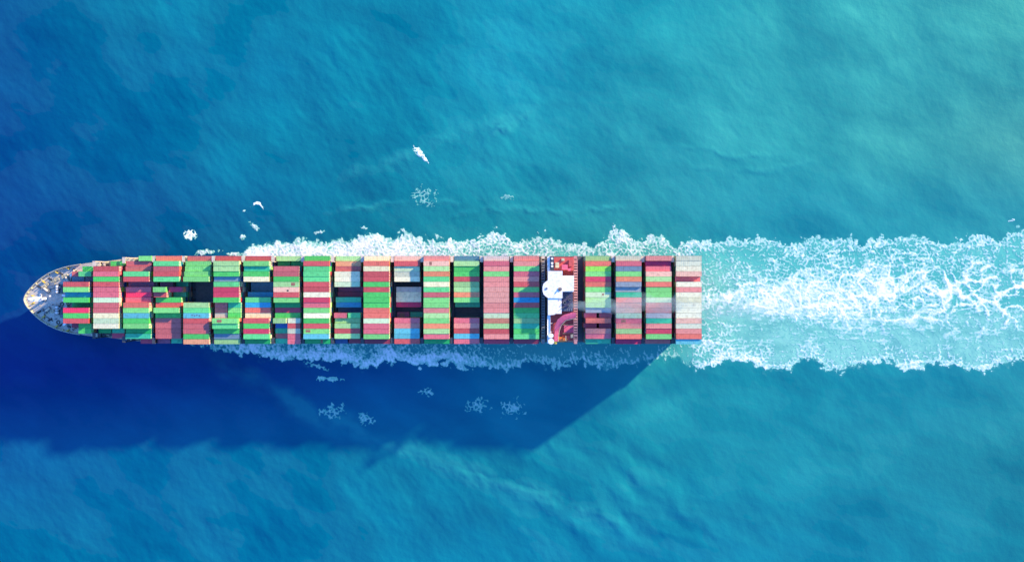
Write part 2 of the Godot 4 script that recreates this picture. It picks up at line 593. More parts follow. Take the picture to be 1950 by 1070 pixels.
func build_foam() -> void:
	var m := StandardMaterial3D.new()
	m.vertex_color_use_as_albedo = true
	m.roughness = 0.9
	m.metallic_specular = 0.2
	tag(put("wake_foam", foam_mesh(-144, 93, -30, -10.5, 0.25, foam_density, 0.22), m), "thick white foam boiling along the sunlit side of the ship", "foam", "", "stuff")
	tag(put("wake_foam", foam_mesh(-172, 93, 28.5, 51, 0.25, foam_density, 0.22, 1.1), m), "blue-shaded streaky foam along the shaded side of the ship", "foam", "", "stuff")  # less whitening: tint for the ship's shade put into the foam colour
	tag(put("wake_foam", foam_mesh(93.0, 285, -31, 51, 0.27, foam_density, 0.22), m), "broad lacy white wake trailing behind the stern", "wake", "", "stuff")
	# loose whitecaps: x, z, half length, half width, turn, kind (1 dense, 0 lacy), label
	var caps := [
		[-165.5, -23.7, 3.6, 2.6, 0.1, 1.0, "round white foam clump beside the third bay, on the sunlit side"],
		[-131.0, -39.2, 3.6, 1.5, 0.15, 0.9, "small white crescent whitecap highest off the sunlit bow"],
		[-137.5, -36.2, 1.3, 0.7, -0.5, 0.7, "tiny fleck of foam just ahead of the crescent whitecap"],
		[-133.0, -28.5, 3.4, 1.3, 0.75, 0.45, "slanting thin foam streak between crescent whitecap and side foam"],
		[-138.5, -22.3, 1.7, 1.3, -0.6, 0.75, "small foam dab just off the start of the side foam"],
		[-46.5, -64.5, 6.6, 1.9, 0.85, 1.0, "long tadpole-shaped whitecap alone in the open water on the sunlit side"],
		[-45.5, -43.5, 6.0, 4.5, 0.2, 0.10, "faint lacy foam patch below the tadpole-shaped whitecap"],
		[-99.0, -25.2, 2.6, 0.9, -0.3, 0.55, "thin foam wisp just outside the densest side foam"],
		[-76.0, -27.5, 2.4, 0.8, 0.2, 0.4, "pale foam wisp over the highest lobe of side foam"],
		[-2.5, -43.5, 3.0, 1.6, 0.1, 0.08, "faint foam freckles off the middle of the sunlit side"],
		[-158.0, -14.6, 7.0, 1.3, -0.12, 0.7, "white bow-wave curl hugging the hull beside the fifth bay"],
		[-141.5, -13.6, 6.0, 1.0, 0.0, 0.8, "white foam strip along the hull before the side foam thickens"],
		[-94.0, 50.4, 7.0, 1.3, 0.03, 0.6, "flat foam streak in the ship's shadow nearest the side foam"],
		[-43.5, 57.0, 4.2, 2.0, 0.15, 0.55, "small bright foam patch in the middle of the ship's shadow"],
		[-18.0, 64.5, 6.5, 3.6, -0.2, 0.16, "lacy foam patch in the shadow, the paler of two side by side"],
		[-0.5, 65.5, 7.0, 4.2, 0.1, 0.24, "larger lacy foam patch in the shadow, sternward of the two"],
		[-75.5, 70.5, 4.2, 2.8, 0.3, 0.3, "speckled foam patch in the shadow far from the hull"],
		[-92.0, 67.0, 6.0, 3.6, -0.2, 0.2, "broad speckled foam patch at the bow-ward end of the shadow"],
		[-118.0, 38.5, 8.0, 1.3, 0.28, 0.55, "broken foam streak peeling off the shaded bow wave"],
		[-100.0, 43.8, 7.0, 1.2, 0.34, 0.5, "slanting foam streak just outside the shaded side foam"],
		[-155.0, 32.8, 6.0, 1.6, 0.3, 0.55, "first small foam curl on the shaded side of the bow"],
		[257.0, -31.0, 2.2, 0.8, -0.2, 0.5, "small foam fleck off the far end of the stern wake"],
	]
	for s in caps:
		var at := Vector2(s[0], s[1])
		var turn: float = s[4]
		var field := func(x: float, z: float) -> float:
			var q := (Vector2(x, z) - at).rotated(-turn)
			var e := Vector2(q.x / s[2], q.y / s[3])
			if s[6].begins_with("small white crescent"): e.y = (q.y - 0.22 * q.x * q.x + 0.8) / 0.9
			if s[6].begins_with("long tadpole"): e.y = q.y / (s[3] * clampf(0.75 - 0.6 * e.x, 0.18, 1.3))
			var r: float = e.length() + (0.0 if s[5] > 0.85 else 0.9 * ns.wobble.get_noise_2d(x * 1.6, z * 1.6 + 40.0))
			if r > 1.35: return 0.0
			var fine := net(ns.lace, x, z, 2.0)
			var fl: float = ns.fluff.get_noise_2d(x, z)
			return (1.0 - smoothstep(0.35, 1.25, r)) * (0.40 + s[5] * 0.62) + (fine - 0.5) * 0.75 * (1.0 - smoothstep(0.9, 1.3, r)) + fl * 0.38
		var reach: float = maxf(s[2], s[3]) * 1.4
		var mesh := foam_mesh(at.x - reach, at.x + reach, at.y - reach, at.y + reach, 0.2, field, 0.34, 2.2 if s[5] > 0.85 else (0.55 if s[1] > MID or s[5] < 0.3 else 0.95), paint(66, 178, 206) if s[5] < 0.6 else paint(104, 204, 222))  # patches on the shaded side are coloured less white, for the shade
		if mesh:
			tag(put("foam_patch", mesh, m), s[6], "foam", "", "stuff")

# ------------------------------------------------------------------ the ship
const HULL := [[-240.5, 0.25, 0.1], [-239.9, 2.2, 0.2], [-238.8, 3.9, 0.3], [-237.0, 6.0, 0.5], [-234.8, 8.3, 0.8], [-232.3, 10.4, 1.2], [-228.8, 12.7, 2.0], [-225.0, 14.5, 3.2], [-221.5, 15.7, 4.6], [-217.8, 16.6, 6.0], [-213.0, 17.4, 8.0], [-208.0, 18.1, 10.0], [-200.0, 19.2, 12.8], [-192.0, 20.3, 15.2], [-184.0, 21.1, 17.4], [-172.0, 21.4, 19.6], [-155.0, 21.4, 21.0], [-130.0, 21.4, 21.3], [40.0, 21.4, 21.3], [70.0, 21.4, 19.0], [92.0, 21.4, 15.0]]
const FORE_END := -204.5

func half_beam(x: float) -> float:
	return prof(HULL, x)

func loft(st: SurfaceTool, rows: Array) -> void:
	for r in range(rows.size() - 1):
		for i in range(rows[r].size() - 1):
			quad(st, rows[r + 1][i], rows[r + 1][i + 1], rows[r][i + 1], rows[r][i])

func bay_x(i: int) -> float:
	# centre of bay i (1 to 20)
	return -165.4 + (i - 4) * 14.36 if i <= 16 else 41.5 + (i - 17) * 14.37

func build_ship() -> void:
	var ship := base("container_ship", Vector3.ZERO)
	tag(ship, "long container ship with grey bow deck and white bridge, under way leaving a wake", "ship")
	var m_hull := steel("hull", Color(0.03, 0.045, 0.08), 0.5)
	var m_boot := steel("boot", Color(0.22, 0.03, 0.025), 0.6)
	var m_deck := steel("deck", Color(0.10, 0.11, 0.12), 0.75)
	var m_fore := steel("fore", Color(0.50, 0.46, 0.40), 0.7)
	var m_cream := steel("cream", Color(0.60, 0.55, 0.36), 0.55)
	var m_buff := steel("buff", Color(0.62, 0.52, 0.40), 0.6)
	var m_dark := steel("dark", Color(0.05, 0.055, 0.065), 0.6)
	var m_white := steel("white", Color(0.86, 0.85, 0.82), 0.45)
	var m_red := steel("red_deck", Color(0.55, 0.085, 0.07), 0.6)
	var m_rose := steel("rose", Color(0.72, 0.12, 0.20), 0.6)
	var m_yellow := steel("yellow", Color(0.62, 0.46, 0.06), 0.5)
	var m_glass := steel("glass", Color(0.02, 0.03, 0.04), 0.12, false)
	m_glass.metallic_specular = 0.7
	var m_gear := steel("gear", Color(0.16, 0.18, 0.20), 0.6)

	# hull: loft of both sides, transom and flat bottom
	var hull := st_new()
	var boot := st_new()
	for side in [-1.0, 1.0]:
		var rows := [[], [], [], []]
		for s in HULL:
			var top: float = FORE + 0.02 if s[0] <= FORE_END + 0.5 else DECK
			var ys := [top, lerpf(top, 1.4, 0.45), 1.4, -5.0]
			var hs := [s[1], lerpf(s[1], s[2], 0.62), s[2], s[2] * 0.97]
			for r in 4: rows[r].append(Vector3(s[0], ys[r], MID + side * hs[r]))
		if side < 0.0:
			for r in rows: r.reverse()
		# seen from outside the first row is the upper one
		loft(hull, [rows[0], rows[1], rows[2]])
		loft(boot, [rows[2], rows[3]])
	quad(hull, Vector3(92, 1.4, MID + 15), Vector3(92, 1.4, MID - 15), Vector3(92, DECK, MID - 21.4), Vector3(92, DECK, MID + 21.4))
	quad(boot, Vector3(92, -5, MID + 14.5), Vector3(92, -5, MID - 14.5), Vector3(92, 1.4, MID - 15), Vector3(92, 1.4, MID + 15))
	put("hull", done(hull), m_hull, ship)
	put("boot_topping", done(boot), m_boot, ship)
	# main deck and forecastle deck
	var plan := PackedVector2Array()
	var fore := PackedVector2Array()
	for s in HULL:
		if s[0] >= -208.0: plan.append(Vector2(s[0], MID - s[1] + 0.03))
		if s[0] <= -207.9: fore.append(Vector2(s[0] + 0.05, MID - s[1] + 0.04))
	var back := plan.duplicate()
	back.reverse()
	for p in back: plan.append(Vector2(p.x, 2 * MID - p.y))
	var hb := half_beam(FORE_END)
	fore.append(Vector2(FORE_END, MID - hb + 0.04))
	back = fore.duplicate()
	back.reverse()
	for p in back: fore.append(Vector2(p.x, 2 * MID - p.y))
	var st := st_new()
	prism(st, plan, DECK - 0.6, DECK)
	put("deck", done(st), m_deck, ship)
	st = st_new()
	prism(st, fore, DECK + 0.01, FORE)
	var fd := put("forecastle_deck", done(st), m_fore, ship)
	# bulwark with a cream inside and a capping rail, round the bow
	var edge_in := []
	var edge_out := []
	for s in HULL:
		if s[0] > -212.0: break
		edge_out.append(Vector2(s[0], s[1]))
	var bw := st_new()
	var cap := st_new()
	for side in [-1.0, 1.0]:
		for i in range(edge_out.size() - 1):
			var a := Vector3(edge_out[i].x, FORE, MID + side * edge_out[i].y)
			var b := Vector3(edge_out[i + 1].x, FORE, MID + side * edge_out[i + 1].y)
			var mid := (a + b) * 0.5
			var dir := b - a
			var turn := atan2(-dir.z, dir.x)
			bx(bw, mid + Vector3(0.15, 0.65, -side * 0.12), Vector3(dir.length() + 0.1, 1.3, 0.18), turn)
			bx(cap, mid + Vector3(0.15, 1.36, -side * 0.14), Vector3(dir.length() + 0.2, 0.12, 0.34), turn)
			if i > 0:
				var inner := Vector3(0.15, 0.55, -side * 0.5)
				bx(bw, a + inner, Vector3(0.14, 1.1, 0.7), turn)
	put("bulwark", done(bw), m_cream, ship)
	put("capping_rail", done(cap), steel("rail_paint", Color(0.42, 0.42, 0.32), 0.6), ship)
	# breakwater: a low vee ahead of the first bay
	st = st_new()
	for side in [-1.0, 1.0]:
		var a := Vector3(-219.5, FORE + 1.3, MID)
		var b := Vector3(-215.2, FORE + 1.3, MID + side * 14.6)
		var dir := b - a
		bx(st, (a + b) * 0.5, Vector3(dir.length(), 2.6, 0.16), atan2(-dir.z, dir.x))
		for k in 5:
			bx(st, a.lerp(b, 0.15 + 0.18 * k) + Vector3(0.7, -0.3, 0), Vector3(1.2, 1.9, 0.12))
	put("breakwater", done(st), m_fore, ship)
	# windlasses, mooring winches
	for side in [-1.0, 1.0]:
		var w := Node3D.new()
		w.name = "windlass"
		ship.add_child(w, true)
		w.position = Vector3(-223.5, FORE, MID + side * 5.2)
		st = st_new()
		bx(st, Vector3(0, 0.25, 0), Vector3(3.4, 0.5, 4.6))
		bx(st, Vector3(0.9, 1.1, -0.8), Vector3(1.3, 1.5, 1.2))
		put("bed", done(st), m_gear, w)
		st = st_new()
		bar(st, Vector3(-0.4, 1.3, -2.0), Vector3(-0.4, 1.3, 2.0), 0.75, 12)
		put("drum", done(st), m_white, w)
		st = st_new()
		bar(st, Vector3(0, 0, -0.1), Vector3(0, 0, 0.1), 1.15, 12)
		var flange := done(st)
		for z in [-2.1, -0.6, 0.6, 2.1]: put("drum_flange", flange, m_dark, w, Vector3(-0.4, 1.3, z))
		# chain over the deck to the hawse pipe
		st = st_new()
		for k in 9: bx(st, Vector3(-1.6 - 0.7 * k, 0.2, side * (0.2 - 0.04 * k)), Vector3(0.5, 0.25, 0.3 if k % 2 else 0.16))
		put("anchor_chain", done(st), m_dark, w)
		st = st_new()
		bar(st, Vector3(-8.2, 0.0, 0), Vector3(-8.2, 0.7, 0), 0.7, 12)
		put("hawse_pipe", done(st), m_gear, w)
	for p in [[-219.2, -9.8, 0.5], [-219.0, 10.2, -0.5], [-229.5, -4.6, 0.9], [-229.0, 5.2, -0.9]]:
		var w := Node3D.new()
		w.name = "mooring_winch"
		ship.add_child(w, true)
		w.position = Vector3(p[0], FORE, MID + p[1])
		w.rotation.y = p[2]
		st = st_new()
		bx(st, Vector3(0, 0.2, 0), Vector3(2.2, 0.4, 3.4))
		bx(st, Vector3(0.3, 0.9, 1.4), Vector3(1.2, 1.2, 0.7))
		put("bed", done(st), m_gear, w)
		st = st_new()
		bar(st, Vector3(0, 1.0, -1.4), Vector3(0, 1.0, 1.0), 0.55, 10)
		put("rope_drum", done(st), m_buff, w)
	# bitts, fairleads, vents, hatches
	for p in [[-233.5, -6.2], [-228.0, -10.0], [-222.6, -12.6], [-216.0, -14.4], [-233.5, 6.2], [-228.0, 10.0], [-222.6, 12.6], [-216.0, 14.4]]:
		st = st_new()
		bx(st, Vector3(0, 0.08, 0), Vector3(2.2, 0.16, 0.9))
		bar(st, Vector3(-0.65, 0.1, 0), Vector3(-0.65, 1.0, 0), 0.28, 8, 0.33)
		bar(st, Vector3(0.65, 0.1, 0), Vector3(0.65, 1.0, 0), 0.28, 8, 0.33)
		put("bollard", done(st), m_dark, ship, Vector3(p[0], FORE, MID + p[1]), 0.55 * signf(p[1]))
	for p in [[-236.3, -1.5], [-231.0, -8.6], [-224.5, -13.2], [-219.0, -15.3], [-236.3, 2.0], [-231.0, 8.6], [-224.5, 13.2], [-219.0, 15.3]]:
		st = st_new()
		bx(st, Vector3(0, 0.45, 0), Vector3(1.5, 0.9, 0.5))
		bar(st, Vector3(-0.5, 0.9, 0), Vector3(-0.5, 1.25, 0), 0.2, 8)
		bar(st, Vector3(0.5, 0.9, 0), Vector3(0.5, 1.25, 0), 0.2, 8)
		put("fairlead", done(st), m_yellow, ship, Vector3(p[0], FORE, MID + p[1]), 0.6 * signf(p[1]))
	for p in [[-227.5, -1.6, 0.5], [-226.3, 2.6, 0.4], [-232.0, -2.2, 0.35], [-221.0, 0.4, 0.6], [-217.8, -4.4, 0.45], [-218.0, 5.4, 0.45], [-224.8, 9.6, 0.4], [-225.6, -10.6, 0.4], [-232.8, 3.2, 0.35]]:
		st = st_new()
		bar(st, Vector3.ZERO, Vector3(0, 1.1, 0), p[2] * 0.6, 8)
		bar(st, Vector3(0, 1.1, 0), Vector3(0, 1.5, 0), p[2], 10, p[2] * 0.5)
		put("mushroom_vent", done(st), m_white if p[2] > 0.4 else m_gear, ship, Vector3(p[0], FORE, MID + p[1]))
	for p in [[-217.0, 0.8, 2.0, 1.6], [-226.6, -7.6, 1.8, 1.3], [-221.8, 8.2, 1.8, 1.3], [-230.8, 0.2, 1.4, 1.4]]:
		st = st_new()
		bx(st, Vector3(0, 0.35, 0), Vector3(p[2], 0.7, p[3]))
		bx(st, Vector3(0, 0.76, 0), Vector3(p[2] + 0.2, 0.12, p[3] + 0.2))
		put("deck_hatch", done(st), m_gear, ship, Vector3(p[0], FORE, MID + p[1]))
	# rope coils, pipes and lockers that clutter the bow deck
	var rr := RandomNumberGenerator.new()
	rr.seed = 5
	for i in 26:
		var px := rr.randf_range(-234.0, -213.5)
		var pz := rr.randf_range(-1.0, 1.0) * (half_beam(px) - 3.0)
		if absf(pz) < 1.8 or absf(absf(pz) - 5.2) < 2.6 and px > -226.5: continue
		st = st_new()
		if i % 3 == 0:
			for k in 10:
				var a := TAU * k / 10.0
				var b := TAU * (k + 1) / 10.0
				bar(st, Vector3(cos(a) * 0.8, 0.2, sin(a) * 0.8), Vector3(cos(b) * 0.8, 0.2, sin(b) * 0.8), 0.24, 6)
			put("rope_coil", done(st), m_dark if i % 2 else m_cream, ship, Vector3(px, FORE, MID + pz))
		elif i % 3 == 1:
			bar(st, Vector3(-1.9, 0.3, 0), Vector3(1.9, 0.3, 0), 0.17, 6)
			for k in 3: bx(st, Vector3(-1.5 + 1.5 * k, 0.15, 0), Vector3(0.2, 0.3, 0.4))
			put("deck_pipe", done(st), m_dark, ship, Vector3(px, FORE, MID + pz), rr.randf_range(0.0, 3.0))
		else:
			bx(st, Vector3(0, 0.45, 0), Vector3(1.5, 0.9, 0.9))
			bx(st, Vector3(0, 0.94, 0), Vector3(1.6, 0.08, 1.0))
			put("deck_chest", done(st), [m_dark, m_gear, m_white][i % 3 if i % 4 else 0], ship, Vector3(px, FORE, MID + pz), rr.randf_range(0.0, 3.0))
	# painted stowage racks along the sunlit rail
	for p in [[-225.5, -9.4, 5.0, 0.44], [-230.2, -6.6, 4.0, 0.72], [-220.6, -11.4, 3.4, 0.3]]:
		st = st_new()
		for k in 4: bx(st, Vector3(0, 0.5 + 0.0 * k, -0.6 + 0.4 * k), Vector3(p[2], 0.22, 0.16))
		for k in 3: bx(st, Vector3(-p[2] * 0.4 + p[2] * 0.4 * k, 0.25, 0), Vector3(0.2, 0.5, 1.7))
		put("stowage_rack", done(st), m_cream, ship, Vector3(p[0], FORE, MID + p[1]), p[3])
	# foremast: white house with platform, pole and ladder
	var fm := Node3D.new()
	fm.name = "foremast"
	ship.add_child(fm, true)
	fm.position = Vector3(-230.0, FORE, MID - 0.35)
	st = st_new()
	prism(st, PackedVector2Array([Vector2(-3.6, -0.5), Vector2(-1.5, -1.1), Vector2(2.2, -1.2), Vector2(3.4, -0.4), Vector2(3.4, 0.5), Vector2(2.0, 1.1), Vector2(-1.5, 1.0), Vector2(-3.6, 0.3)]), 8.6, 9.0)
	put("platform", done(st), m_white, fm)
	st = st_new()
	bar(st, Vector3(0, 0, 0), Vector3(0, 8.6, 0), 0.7, 12, 0.5)
	bar(st, Vector3(0, 9.0, 0), Vector3(0, 13.0, 0), 0.25, 8, 0.12)
	bar(st, Vector3(-2.6, 5.5, 0), Vector3(-2.6, 8.6, 0), 0.1, 6)
	bar(st, Vector3(0, 5.5, 0), Vector3(-2.6, 8.5, 0), 0.14, 6)
	bar(st, Vector3(0, 5.5, 0), Vector3(2.6, 8.5, 0), 0.14, 6)
	put("pole", done(st), m_white, fm)
	st = st_new()
	for z in [-1.05, 1.05]: bar(st, Vector3(-2.0, 10.0, z * 0.9), Vector3(2.4, 10.0, z), 0.05, 6)
	for k in 5: bar(st, Vector3(-2.0 + 1.1 * k, 9.0, 0.97), Vector3(-2.0 + 1.1 * k, 10.0, 0.97), 0.04, 6)
	put("railing", done(st), m_white, fm)
	st = st_new()
	bar(st, Vector3(2.8, 9.0, 0), Vector3(2.8, 9.5, 0), 0.3, 10)
	put("lamp", done(st), m_gear, fm)
	# edge deck strip by the first bays and hand rail
	st = st_new()
	for side in [-1.0, 1.0]:
		for i in 26:
			var x := -211.0 + i * 1.35
			bar(st, Vector3(x, DECK if x > FORE_END else FORE, MID + side * (half_beam(x) - 0.18)), Vector3(x, (DECK if x > FORE_END else FORE) + 1.1, MID + side * (half_beam(x) - 0.18)), 0.05, 4)
		for i in 12:
			var x := -211.0 + i * 3.0
			var x2 := x + 3.0
			var y := DECK if x > FORE_END else FORE
			bar(st, Vector3(x, y + 1.1, MID + side * (half_beam(x) - 0.18)), Vector3(x2, y + 1.1, MID + side * (half_beam(x2) - 0.18)), 0.07, 4)
	put("hand_rail", done(st), m_cream, ship)
	# pale side walkway visible where the stacks step in at the bow
	st = st_new()
	for side in [-1.0, 1.0]:
		var w := PackedVector2Array()
		for x in [-203.8, -196.0, -190.0, -184.0, -176.0]: w.append(Vector2(x, MID + side * (half_beam(x) - 0.1)))
		for x in [-176.0, -184.0, -190.0, -196.0, -203.8]: w.append(Vector2(x, MID + side * (half_beam(x) - 1.5)))
		prism(st, w, DECK + 0.02, DECK + 0.5)
	put("side_walkway", done(st), m_cream, ship)
	# hatch covers and lashing bridges
	for i in range(1, 21):
		var x := bay_x(i)
		var hw: float = minf(half_beam(x - 6.2) - 0.8, 20.6)
		st = st_new()
		var n := 3
		for k in n:
			var z0 := -hw + 2 * hw * k / n
			bx(st, Vector3(0, 0, z0 + hw / n), Vector3(12.5, HATCH - DECK - 0.04, 2 * hw / n - 0.12))
		put("hatch_cover", done(st), m_deck, ship, Vector3(x, (HATCH + DECK) * 0.5 - 0.02, MID))
		# outboard stools under the outer rows
		st = st_new()
		for side in [-1.0, 1.0]:
			for e in [-5.9, 0.0, 5.9]:
				bx(st, Vector3(x + e, (HATCH + DECK) * 0.5, MID + side * (half_beam(x + e) - 0.7)), Vector3(0.4, HATCH - DECK - 0.04, 1.0))
		put("container_stool", done(st), m_gear, ship)
	for i in range(1, 20):
		if i == 16: continue
		lashing_bridge(ship, (bay_x(i) + bay_x(i + 1)) * 0.5, 18.6, 0.0, m_dark, m_buff)
	lashing_bridge(ship, 15.0, 26.4, 1.6, m_gear, m_buff)
	lashing_bridge(ship, 30.6, 26.8, 1.9, steel("rose_rail", Color(0.58, 0.26, 0.22), 0.6), steel("rose_rail", Color.WHITE))
	build_bridge(ship, m_white, m_red, m_rose, m_dark, m_gear, m_glass, m_cream, m_yellow)

func lashing_bridge(ship: Node3D, x: float, h: float, wide: float, m_walk: Material, m_end: Material) -> void:
	var lb := Node3D.new()
	lb.name = "lashing_bridge"
	ship.add_child(lb, true)
	var hb: float = minf(half_beam(x - 1.0), 21.3)
	lb.position = Vector3(x, DECK, MID)
	var top := h - DECK
	var half := 0.42 if wide == 0.0 else wide * 0.5
	var st := st_new()
	for s in [-1.0, 1.0]:
		bx(st, Vector3(s * (half - 0.08), top - 0.12, 0), Vector3(0.16, 0.24, hb * 2 - 3.0))
	var k := -hb + 2.0
	while k < hb - 1.8:
		bx(st, Vector3(0, top - 0.04, k), Vector3(half * 2 - 0.34, 0.06, 0.34 if wide == 0.0 else 0.8))
		k += 0.62 if wide == 0.0 else 1.3
	put("walkway", done(st), m_walk, lb)
	for j in 9:
		st = st_new()
		var z := (-hb + 2.4) + (2 * hb - 4.8) * j / 8.0
		for s in [-1.0, 1.0]: bx(st, Vector3(s * (half - 0.1), (top - 0.25) * 0.5, z), Vector3(0.18, top - 0.26, 0.24))
		put("post", done(st), m_walk, lb)
	for s in [-1.0, 1.0]:
		st = st_new()
		var tall: float = maxf(top, 26.3 - DECK)
		for a in [-1.0, 1.0]:
			bx(st, Vector3(a * 0.62, tall * 0.5, s * (hb - 0.4)), Vector3(0.24, tall, 0.3))
			bx(st, Vector3(a * 0.62, tall * 0.5, s * (hb - 2.9)), Vector3(0.24, tall, 0.3))
		for lv in 3:
			bx(st, Vector3(0, tall * (lv + 1) / 3.0 - 0.06, s * (hb - 1.65)), Vector3(1.5, 0.1, 2.9))
		put("end_tower", done(st), m_end if s < 0.0 else m_walk, lb)  # pale on the sunlit side, dark on the other: shade put into the paint

func build_bridge(ship: Node3D, m_white: Material, m_red: Material, m_rose: Material, m_dark: Material, m_gear: Material, m_glass: Material, m_cream: Material, m_yellow: Material) -> void:
	# red main platform across the beam
	var st := st_new()
	bx(st, Vector3(24.0, 17.5, MID), Vector3(12.0, 10.2, 41.0))
	bx(st, Vector3(24.6, 25.2, -8.2), Vector3(9.8, 5.2, 6.4))
	put("red_deckhouse", done(st), m_red, ship)
	# accommodation block
	st = st_new()
	prism(st, rect(17.2, 23.6, -4.4, 15.6), DECK, 30.6)
	prism(st, rect(23.61, 29.2, -2.5, 5.2), DECK, 31.2)
	var block := put("accommodation_block", done(st), m_white, ship)
	for y in [24.0, 27.0]:
		for k in 7:
			st = st_new()
			bx(st, Vector3(0, 0, 0), Vector3(0.06, 1.0, 0.8))
			put("window", done(st), m_glass, block, Vector3(17.17, y, -2.6 + k * 2.6))
	# wheelhouse with a bowed front
	st = st_new()
	var front := PackedVector2Array([Vector2(23.7, -4.45), Vector2(23.7, 7.9), Vector2(17.2, 7.9), Vector2(16.2, 7.2), Vector2(15.1, 6.2), Vector2(14.6, 4.6), Vector2(14.6, 2.8), Vector2(15.1, 1.2), Vector2(16.2, 0.3), Vector2(17.0, -0.2), Vector2(17.0, -4.45)])
	prism(st, front, 30.61, 33.5)
	var wh := put("wheelhouse", done(st), m_white, ship)
	st = st_new()
	var roof := PackedVector2Array()
	for p in front: roof.append(Vector2(19.5, 2.0) + (p - Vector2(19.5, 2.0)) * 1.035)
	prism(st, roof, 33.505, 33.8)
	put("roof", done(st), m_white, wh)
	for k in range(2, 9):
		var a := front[k]
		var b := front[k + 1]
		var dir := Vector3(b.x - a.x, 0, b.y - a.y)
		st = st_new()
		bx(st, Vector3.ZERO, Vector3(dir.length() * 0.8, 1.2, 0.08))
		put("window", done(st), m_glass, wh, Vector3((a.x + b.x) * 0.5, 32.6, (a.y + b.y) * 0.5) + dir.cross(Vector3.UP).normalized() * -0.02, atan2(-dir.z, dir.x))
	# after house behind the wheelhouse
	st = st_new()
	prism(st, PackedVector2Array([Vector2(23.72, -2.6), Vector2(27.0, -2.0), Vector2(29.3, -2.6), Vector2(29.3, 4.7), Vector2(23.72, 4.9)]), 31.21, 33.3)
	put("after_house", done(st), m_white, ship)
	# lower bridge deck to the shaded side, with steps
	st = st_new()
	prism(st, PackedVector2Array([Vector2(17.0, 7.92), Vector2(21.8, 7.92), Vector2(21.6, 14.6), Vector2(20.2, 15.9), Vector2(17.0, 16.2)]), 30.62, 33.4)
	put("monkey_deck", done(st), m_white, ship)
	# bridge wings: a narrow gangway over the full beam with a cab at each end
	for s in [-1.0, 1.0]:
		st = st_new()
		var z0: float = 16.25 if s > 0 else -4.5
		var z1: float = 29.6 if s > 0 else -11.6
		bx(st, Vector3(17.5, 31.6, (z0 + z1) * 0.5), Vector3(1.5, 0.3, absf(z1 - z0) - 0.06))
		for e in [-0.7, 0.7]: bx(st, Vector3(17.5 + e, 31.92, (z0 + z1) * 0.5), Vector3(0.08, 0.34, absf(z1 - z0) - 0.06))
		var wing := put("bridge_wing", done(st), m_white, ship)
		st = st_new()
		for k in 3:
			var z: float = lerpf(z0, z1, 0.3 + 0.3 * k)
			bar(st, Vector3(17.5, 31.4, z), Vector3(19.6, 27.2, z), 0.14, 6)
		put("strut", done(st), m_white, wing)
		if s > 0:
			st = st_new()
			prism(st, disc(Vector2(18.4, 25.9), 1.2, 12, 1.1, 0.9), 30.9, 32.9)
			prism(st, disc(Vector2(18.5, 28.6), 1.35, 12, 1.1, 1.0), 30.9, 33.0)
			put("wing_cab", done(st), m_white, wing)
		else:
			st = st_new()
			bx(st, Vector3(19.0, 31.3, -8.3), Vector3(1.9, 2.4, 6.8))
			var cab := put("wing_cab", done(st), m_dark, wing)
			st = st_new()
			bar(st, Vector3(0, 0, 0), Vector3(0, 0.4, 0), 0.55, 10)
			var lens := done(st)
			for z in [-10.6, -8.4, -7.0]: put("searchlight", lens, m_white, cab, Vector3(19.0, 32.5, z))
	# mast on the wheelhouse roof with radar scanners
	var mast := Node3D.new()
	mast.name = "radar_mast"
	ship.add_child(mast, true)
	mast.position = Vector3(22.6, 33.8, 3.9)
	st = st_new()
	prism(st, disc(Vector2.ZERO, 0.95, 10), 0.0, 0.25)
	bar(st, Vector3(0, 0.25, 0), Vector3(0, 0.75, 0), 0.3, 10, 0.2)
	put("column", done(st), steel("mast", Color(0.30, 0.24, 0.18), 0.6), mast)
	for p in [[0.5, 0.35, 2.0], [0.78, 1.1, 1.4]]:
		st = st_new()
		bx(st, Vector3.ZERO, Vector3(p[2], 0.2, 0.24), p[1])
		put("scanner", done(st), m_gear, mast, Vector3(0.2, p[0], 0.0))
	st = st_new()
	prism(st, disc(Vector2(0, 0), 0.55, 12), 0.0, 0.2)
	put("compass_platform", done(st), m_gear, ship, Vector3(16.3, 33.8, 3.6))
	# funnel casing, dark, with exhaust pipes
	var fu := Node3D.new()
	fu.name = "funnel"
	ship.add_child(fu, true)
	fu.position = Vector3(25.7, DECK, 10.3)
	st = st_new()
	prism(st, PackedVector2Array([Vector2(-3.4, -3.6), Vector2(-2.2, -4.8), Vector2(3.2, -4.8), Vector2(3.2, 4.2), Vector2(-2.0, 4.2), Vector2(-3.6, 2.6)]), 0.0, 17.4)
	put("casing", done(st), steel("funnel", Color(0.06, 0.055, 0.10), 0.5), fu)
	for p in [[-1.6, -2.6, 0.62], [0.4, -3.0, 0.5], [1.8, -1.2, 0.62], [-0.6, 0.0, 0.75], [1.2, 1.6, 0.5], [-1.5, 2.4, 0.4]]:
		st = st_new()
		var ring := disc(Vector2.ZERO, p[2], 12)
		var hole := disc(Vector2.ZERO, p[2] * 0.72, 12)
		for i in 12:
			var j := (i + 1) % 12
			quad(st, Vector3(ring[j].x, 0, ring[j].y), Vector3(ring[i].x, 0, ring[i].y), Vector3(ring[i].x, 1.7, ring[i].y), Vector3(ring[j].x, 1.7, ring[j].y))
			quad(st, Vector3(hole[i].x, 1.7, hole[i].y), Vector3(hole[j].x, 1.7, hole[j].y), Vector3(ring[j].x, 1.7, ring[j].y), Vector3(ring[i].x, 1.7, ring[i].y))
			quad(st, Vector3(hole[i].x, 0.3, hole[i].y), Vector3(hole[j].x, 0.3, hole[j].y), Vector3(hole[j].x, 1.7, hole[j].y), Vector3(hole[i].x, 1.7, hole[i].y))
		put("exhaust_pipe", done(st), m_gear, fu, Vector3(p[0], 17.4, p[1]))
	st = st_new()
